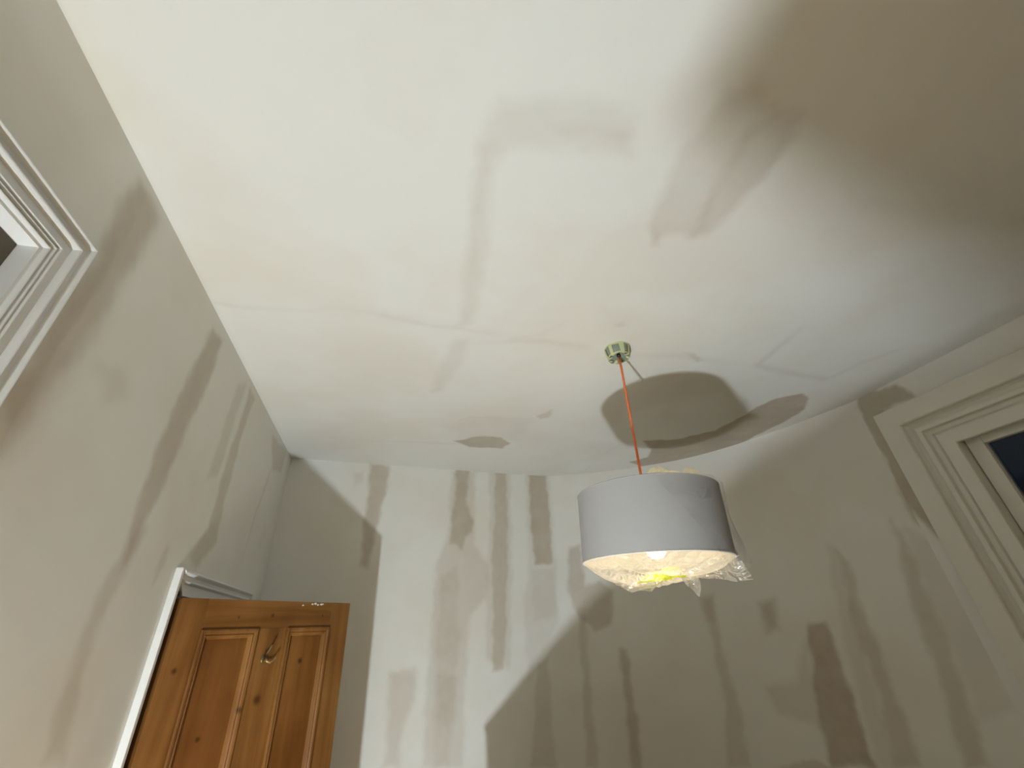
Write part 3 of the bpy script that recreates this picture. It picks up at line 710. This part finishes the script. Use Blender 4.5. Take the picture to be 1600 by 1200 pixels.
# paint flecks on the top edge near the free side
for u, z, s in ((0.50, .141, .005), (0.515, .143, .006), (0.528, .139, .005), (0.545, .141, .006), (0.455, .136, .004), (0.553, .142, .004)):
    bm = bmesh.new()
    bmesh.ops.create_icosphere(bm, subdivisions=1, radius=s)
    for v in bm.verts:
        v.co = Vector((u + v.co.x * 1.3, v.co.y * .18 - .0005, EYE + z + v.co.z * .7))
    from_bm('paint_fleck', bm, M['fleck'], DR, True, 'white paint fleck')
# double coat hook on the muntin
HK = lathe('coat_hook', [(0, .0), (.013, .0), (.013, .003), (.009, .005), (0, .006)], M['hook'], DR, 20, True, 'small tarnished double coat hook')
HK.location = (0.330, 0, EYE - .028)
HK.scale = (.78, .78, .78)
HK.rotation_euler = (math.radians(90), 0, 0)
# in hook space z points out of the door, y up the door
tube('upper_prong', [(0, .006, .003), (0, .016, .012), (0, .024, .022), (0, .036, .030), (0, .046, .032)], [.0055, .005, .0045, .0045, .006], M['hook'], HK)
for s in (-1, 1):
    tube('lower_prong', [(0, -.004, .003), (s * .008, -.018, .010), (s * .020, -.024, .020), (s * .030, -.016, .026), (s * .033, -.004, .028)], [.0055, .005, .0045, .0045, .0055], M['brass'], HK)
for z in (0.25, 1.50):
    tube('hinge', [(0, -.004, z - .04), (0, -.004, z + .04)], .006, M['steel'], DR)

# ------------------------------------------------------------------ the pendant lamp in its polythene bag
PX_, PY_ = 0.846, 1.278
PL = empty('pendant_lamp', (PX_, PY_, H))
tag(PL, 'grey drum pendant lamp wrapped in polythene hanging on an orange cord', 'lamp')
# directions round the shade: right of the picture, towards the camera
RV = Vector((0.834, -0.552, 0)); TV = Vector((-0.552, -0.834, 0))
SH_TOP, SH_BOT = EYE + 0.385 - H, EYE + 0.170 - H     # z from the ceiling
C_TOP = RV * -0.012
C_BOT = RV * -0.024
R_SH = 0.235
def rim(th, r, f):
    """point at angle th (deg), radius r, f = 0 bottom rim .. 1 top rim of the slightly leaning shade"""
    a = math.radians(th)
    c = C_BOT.lerp(C_TOP, f)
    return c + (RV * math.cos(a) + TV * math.sin(a)) * r + Vector((0, 0, SH_BOT + (SH_TOP - SH_BOT) * f - .042 * r * math.cos(a)))
# outer cloth and white lining
def drum(name, r0, mat, parent, inner):
    v, f = [], []
    n = 96
    levels = [0, .02, .25, .5, .75, .98, 1.0]
    for lv in levels:
        for k in range(n):
            v.append(rim(360 * k / n, r0, lv))
    for i in range(len(levels) - 1):
        for k in range(n):
            f.append((i * n + k, i * n + (k + 1) % n, (i + 1) * n + (k + 1) % n, (i + 1) * n + k))
    return link_mesh(name, v, f, mat, parent, True)
shade = drum('lamp_shade', R_SH, M['shade'], PL, False)
shade['label'] = 'grey drum shade'
drum('shade_lining', R_SH - .003, M['shade_in'], shade, True)
for fz in (0.0, 1.0):
    pts = [rim(360 * k / 72, R_SH - .0015, fz) for k in range(73)]
    tube('rim_wire', pts, .0026, M['shade'] if fz else M['shade_in'], shade, 8, caps=False)
# shade carrier: ring and three spokes
cz = SH_BOT + .115
cc = C_BOT.lerp(C_TOP, .5)
tube('carrier_ring', [cc + Vector((.024 * math.cos(a), .024 * math.sin(a), cz + .03)) for a in [2 * math.pi * k / 24 for k in range(25)]], .002, M['steel'], shade, 6, caps=False)
for k in range(3):
    a = 120 * k + 20
    tube('carrier_spoke', [cc + Vector((0, 0, cz + .03)) + (RV * math.cos(math.radians(a)) + TV * math.sin(math.radians(a))) * .024, rim(a, R_SH - .004, .9)], .0018, M['steel'], shade, 6)
# cord, holder, bulb
cord_end = cc + Vector((0, 0, cz + .045))
tube('cord', [Vector((0, 0, -.03)), Vector((0, 0, -.10)), Vector((0, 0, -.10)).lerp(cord_end, .5), cord_end], .0046, M['cord'], PL, 10, 'orange flex')
tube('bulb_holder', [cord_end + Vector((0, 0, .012)), cord_end, cord_end + Vector((0, 0, -.068))], [.010, .019, .021], M['fleck'], PL, 20)
bulb_c = cc + Vector((0, 0, SH_BOT + .050))
prof_b = [(.0001, -.045), (.018, -.041), (.029, -.028), (.032, -.010), (.028, .010), (.019, .028), (.014, .042)]
bl = lathe('bulb', prof_b, emitter('warm_bulb', (1.0, 0.80, 0.50), PENDANT), PL, 24)
bl.location = bulb_c
# ceiling rose wrapped in masking tape
rose = lathe('ceiling_rose', [(.012, -.030), (.026, -.034), (.041, -.044), (.047, -.022), (.051, -.004), (.051, .0)], M['rose'], PL, 40)
rose['label'] = 'ceiling rose with masking tape'
lathe('rose_inside', [(.0001, -.028), (.012, -.028), (.026, -.030), (.038, -.040)], M['rose_in'], rose, 32)
tube('cord_grip', [(0, 0, -.022), (0, 0, -.042)], [.009, .007], M['black'], rose, 12)
def tape_strip(a, w, r_in, z_in, seed):
    rnd = random.Random(seed)
    path = [(.0525, .0), (.0505, -.014), (.0475, -.032), (.0435, -.0465), (.036, -.0475), (r_in, z_in)]
    v, f = [], []
    tw = rnd.uniform(-6, 6)
    for i, (r, z) in enumerate(path):
        for s in (-1, 0, 1):
            an = math.radians(a + tw * i / 5 + s * w / 2 * (1 + rnd.uniform(-.15, .15)))
            rr = r + .0012 + rnd.uniform(0, .0012)
            v.append((rr * math.cos(an), rr * math.sin(an), z + rnd.uniform(-.001, .001)))
    for i in range(len(path) - 1):
        for k in range(2):
            f.append((i * 3 + k, i * 3 + k + 1, (i + 1) * 3 + k + 1, (i + 1) * 3 + k))
    return link_mesh('tape_strip', v, f, M['mask_tape'], rose, True)
base = math.degrees(math.atan2(TV.y, TV.x))
for k, off in enumerate((-78, -28, 22, 68, 112, 160, 205, 248)):
    tape_strip(base + off, 17 if k % 2 else 22, .024 + .006 * (k % 3), -.040 - .006 * (k % 2), k)
v, f = [], []
n = 48
for k in range(n):
    a = 2 * math.pi * k / n
    v += [(.0535 * math.cos(a), .0535 * math.sin(a), -.0005), (.0525 * math.cos(a), .0525 * math.sin(a), -.0075 - .002 * math.sin(5 * a))]
for k in range(n):
    f.append((2 * k, 2 * ((k + 1) % n), 2 * ((k + 1) % n) + 1, 2 * k + 1))
link_mesh('tape_band', v, f, M['mask_tape'], rose, True)
v, f = [], []
for k in range(n):
    a = 2 * math.pi * k / n
    v += [(.0445 * math.cos(a), .0445 * math.sin(a), -.040), (.0435 * math.cos(a), .0435 * math.sin(a), -.048 - .002 * math.sin(7 * a))]
for k in range(n):
    f.append((2 * k, 2 * ((k + 1) % n), 2 * ((k + 1) % n) + 1, 2 * k + 1))
link_mesh('tape_band', v, f, M['mask_tape'], rose, True)

# --- the polythene
def sheet(name, fn, nu, nv, mat, parent, label=None):
    v, f = [], []
    for i in range(nu + 1):
        for j in range(nv + 1):
            v.append(fn(i / nu, j / nv))
    for i in range(nu):
        for j in range(nv):
            a = i * (nv + 1) + j
            f.append((a, a + nv + 1, a + nv + 2, a + 1))
    return link_mesh(name, v, f, mat, parent, True, label)

def sm(x, a, b):
    t = min(1, max(0, (x - a) / (b - a)))
    return t * t * (3 - 2 * t)

rnd = random.Random(3)
fold = [(rnd.uniform(9, 34), rnd.uniform(0, 6.28), rnd.uniform(.3, 1)) for _ in range(9)]
def folds(th, t):
    s = 0
    for k, ph, w in fold:
        s += w * (1 - 2 * abs(math.sin(.5 * (round(k) * math.radians(th) + ph + 2.2 * t * math.sin(ph)))) ** .7)
    return s / 3.0

# the pouch closed over the bottom of the shade
def pouch(u, t):
    th = 360 * u
    r = (R_SH + .002) * (1 - t) + .02 * t
    far = .5 - .5 * math.sin(math.radians(th))
    left = .5 - .5 * math.cos(math.radians(th))
    sag = .030 + .040 * far * (.35 + .65 * left)
    z = -sag * math.sin(math.pi * min(1, t * 1.05) * .62) / math.sin(math.pi * .62)
    amp = .011 * sm(t, .0, .25) * (1 - .45 * t)
    z += amp * folds(th, t)
    p = rim(th, r, 0) + Vector((0, 0, z))
    p += (RV * math.cos(math.radians(th * 7)) + TV * math.sin(math.radians(th * 5))) * .004 * t
    return p
WR = sheet('plastic_wrap', pouch, 360, 26, M['film'], PL, 'crinkled polythene bag closed under the shade')

# clear film lying over the right side of the shade and flaring past its bottom edge
def side(u, v_):
    th = -62 + (146 - 46 * v_) * u
    f = 1.02 - 1.14 * v_
    lift = .004 + .030 * sm(v_, .35, 1.0) * math.exp(-((th + 8) / 34.0) ** 2) + .006 * (.5 + .5 * math.sin(th * .23 + 5 * v_ * (1 + .4 * math.sin(th * .07))))
    lift *= sm(u, 0, .08) * sm(1 - u, 0, .15) * .95 + .05
    return rim(th, R_SH + .0015 + lift, f)
sheet('plastic_side', side, 90, 30, M['film_clear'], WR, 'clear polythene over the side of the shade')

# film stretched across the top of the shade
def top_film(u, t):
    th = 360 * u
    return rim(th, (R_SH - .001) * (1 - t) + .012 * t, 1.0) + Vector((0, 0, -.012 * math.sin(math.pi * t * .5) + .004 * folds(th, t) * t * (1 - t) * 3))
sheet('plastic_top', top_film, 90, 12, M['film_top'], WR, 'polythene stretched over the top of the shade')
# bunched film showing over the top rim
def bunch(u, v_):
    th = 88 - 58 * u
    prof_h = .028 * (math.exp(-((u - .22) / .17) ** 2) + .45 * math.exp(-((u - .50) / .08) ** 2) + 1.25 * math.exp(-((u - .80) / .12) ** 2) + .25)
    prof_h *= sm(u, 0, .08) * sm(1 - u, 0, .08)
    r = R_SH - .008 - .075 * v_
    zz = prof_h * math.sin(math.pi * min(1, .12 + v_ * .88)) + .004 * math.sin(43 * u + 7 * v_) * math.sin(math.pi * v_)
    return rim(th, r, 1.0) + Vector((0, 0, zz - .002))
sheet('plastic_bunch', bunch, 48, 14, M['film_bunch'], WR, 'bunched polythene over the top rim')

# flaps hanging off the closure
def flap(name, top, bot, mat, seed, depth, nu=16, nv=14):
    rn = random.Random(seed)
    ks = [(rn.uniform(4, 15), rn.uniform(3, 11), rn.uniform(0, 6)) for _ in range(5)]
    def poly(P, u):
        x = u * (len(P) - 1); i = min(int(x), len(P) - 2)
        return Vector(P[i]).lerp(Vector(P[i + 1]), x - i)
    def fn(u, v_):
        p = poly(top, u).lerp(poly(bot, u), v_)
        s = sum(math.sin(a * u + b * v_ + c) for a, b, c in ks) / 3
        return p + TV * depth * s * (.25 + .75 * v_) + Vector((0, 0, .25 * depth * s * v_))
    return sheet(name, fn, nu, nv, mat, WR, 'torn polythene flap')
def off(right, toward, z):
    return RV * right + TV * toward + Vector((0, 0, SH_BOT + z))
FLAPS = [
    # right-hand flap flaring out
    ('plastic_flap', [(.06, -.05, -.030), (.12, -.05, -.012), (.19, -.03, .004), (.215, .0, .010)], [(.075, -.03, -.055), (.13, .0, -.066), (.19, .03, -.080), (.232, .05, -.078)], 'film_flap', 4, .010),
    # narrow drip in the middle
    ('plastic_flap', [(.035, -.02, -.045), (.06, -.02, -.045), (.09, -.02, -.042)], [(.052, .0, -.080), (.078, .0, -.110), (.090, .0, -.085)], 'film_flap', 9, .008),
    # left lobe
    ('plastic_flap', [(-.19, -.06, -.020), (-.12, -.06, -.035), (-.05, -.06, -.040), (-.01, -.05, -.045)], [(-.165, -.02, -.060), (-.115, .0, -.082), (-.06, .0, -.086), (-.035, .0, -.070)], 'film_flap', 15, .010),
]
for nm, top, bot, mt, sd, dpt in FLAPS:
    flap(nm, [off(*p) for p in top], [off(*p) for p in bot], M[mt], sd, dpt)
# the yellow-green tape closing the bag
for (a, b, c, d) in (((-.098, .01, -.060), (-.012, .01, -.058), (-.062, -.02, -.030), (-.010, -.02, -.028)),
                     ((-.018, .015, -.058), (.055, .015, -.054), (-.014, -.02, -.020), (.040, -.02, -.018))):
    flap('closing_tape', [off(*c), off(*d)], [off(*a), off(*b)], M['yellow_tape'], int(a[0] * -1000), .006, 10, 6)['label'] = 'yellow-green tape'

# ------------------------------------------------------------------ out of the frame: the work lamp that lights the room and two added blocks that shade it
lx, ly, lz = LAMP_POS
WLMP = empty('work_lamp', (lx, ly, 0))
tag(WLMP, 'bare-globe work lamp on a short stand below the picture', 'lamp')
lathe('base', [(.0001, 0), (.10, 0), (.10, .015), (.02, .03), (.0001, .03)], M['steel'], WLMP)
tube('pole', [(0, 0, .02), (0, 0, lz - .10)], .009, M['steel'], WLMP)
tube('bracket', [(0, 0, lz - .10), (-.02, -.016, lz - .04), (-.012, -.010, lz - .006)], .007, M['steel'], WLMP, 10)
aim = Vector((0.75, 0.60, 0.28)).normalized()
rot = aim.to_track_quat('Z', 'Y').to_euler()
hd = lathe('housing', [(.0001, -.022), (.030, -.02), (.043, -.004), (.043, .0), (.0001, .0)], M['fleck'], WLMP, 32)
hd.location = (0, 0, lz); hd.rotation_euler = rot
R_G = .041
g = lathe('dome', [(R_G * math.cos(math.radians(a)), R_G * math.sin(math.radians(a)) + .0005) for a in (0, 15, 30, 45, 60, 75, 89.8)], emitter('work_lamp_glow', (0.80, 0.915, 1.0), WORK_LIGHT), WLMP, 16)
g.location = (0, 0, lz); g.rotation_euler = rot

CB = empty('wall_shadow_blocker', (0.27, 0.30, 0))  # unseen block, added to throw the diagonal shadow on the end wall
tag(CB, 'unseen added cabinet standing below the picture', 'shadow_blocker')
cw, cd, ch = 1.83, 0.45, 1.168
box('body', 0.012, cd, .006, cw - .006, 0.05, ch - .025, M['blocker_oak'], CB, .003)
box('top', 0, cd, 0, cw, ch - .025, ch, M['blocker_oak'], CB, .003)
box('plinth', .04, cd - .02, .03, cw - .03, 0, .05, M['blocker_oak'], CB)
for k in range(3):
    d_ = box('door', -0.004, 0.012, .01 + k * .60, .01 + k * .60 + .59, .06, ch - .03, M['blocker_oak'], CB, .003)
    tube('knob', [(-.004, .05 + k * .60, .6), (-.02, .05 + k * .60, .6), (-.03, .05 + k * .60, .6)], [.008, .008, .014], M['brass'], d_, 12)
CT = empty('ceiling_shadow_blocker', (-0.20, -0.48, 0))  # unseen block, added near the lamp for the soft ceiling shadow
tag(CT, 'unseen added carton beside the work lamp below the picture', 'blocker')
box('blocker_body', 0, .35, 0, .70, 0, 1.19, M['blocker_brown'], CT, .002)
box('blocker_tape', .11, .17, -.001, .701, 1.1895, 1.1912, M['fleck'], CT)
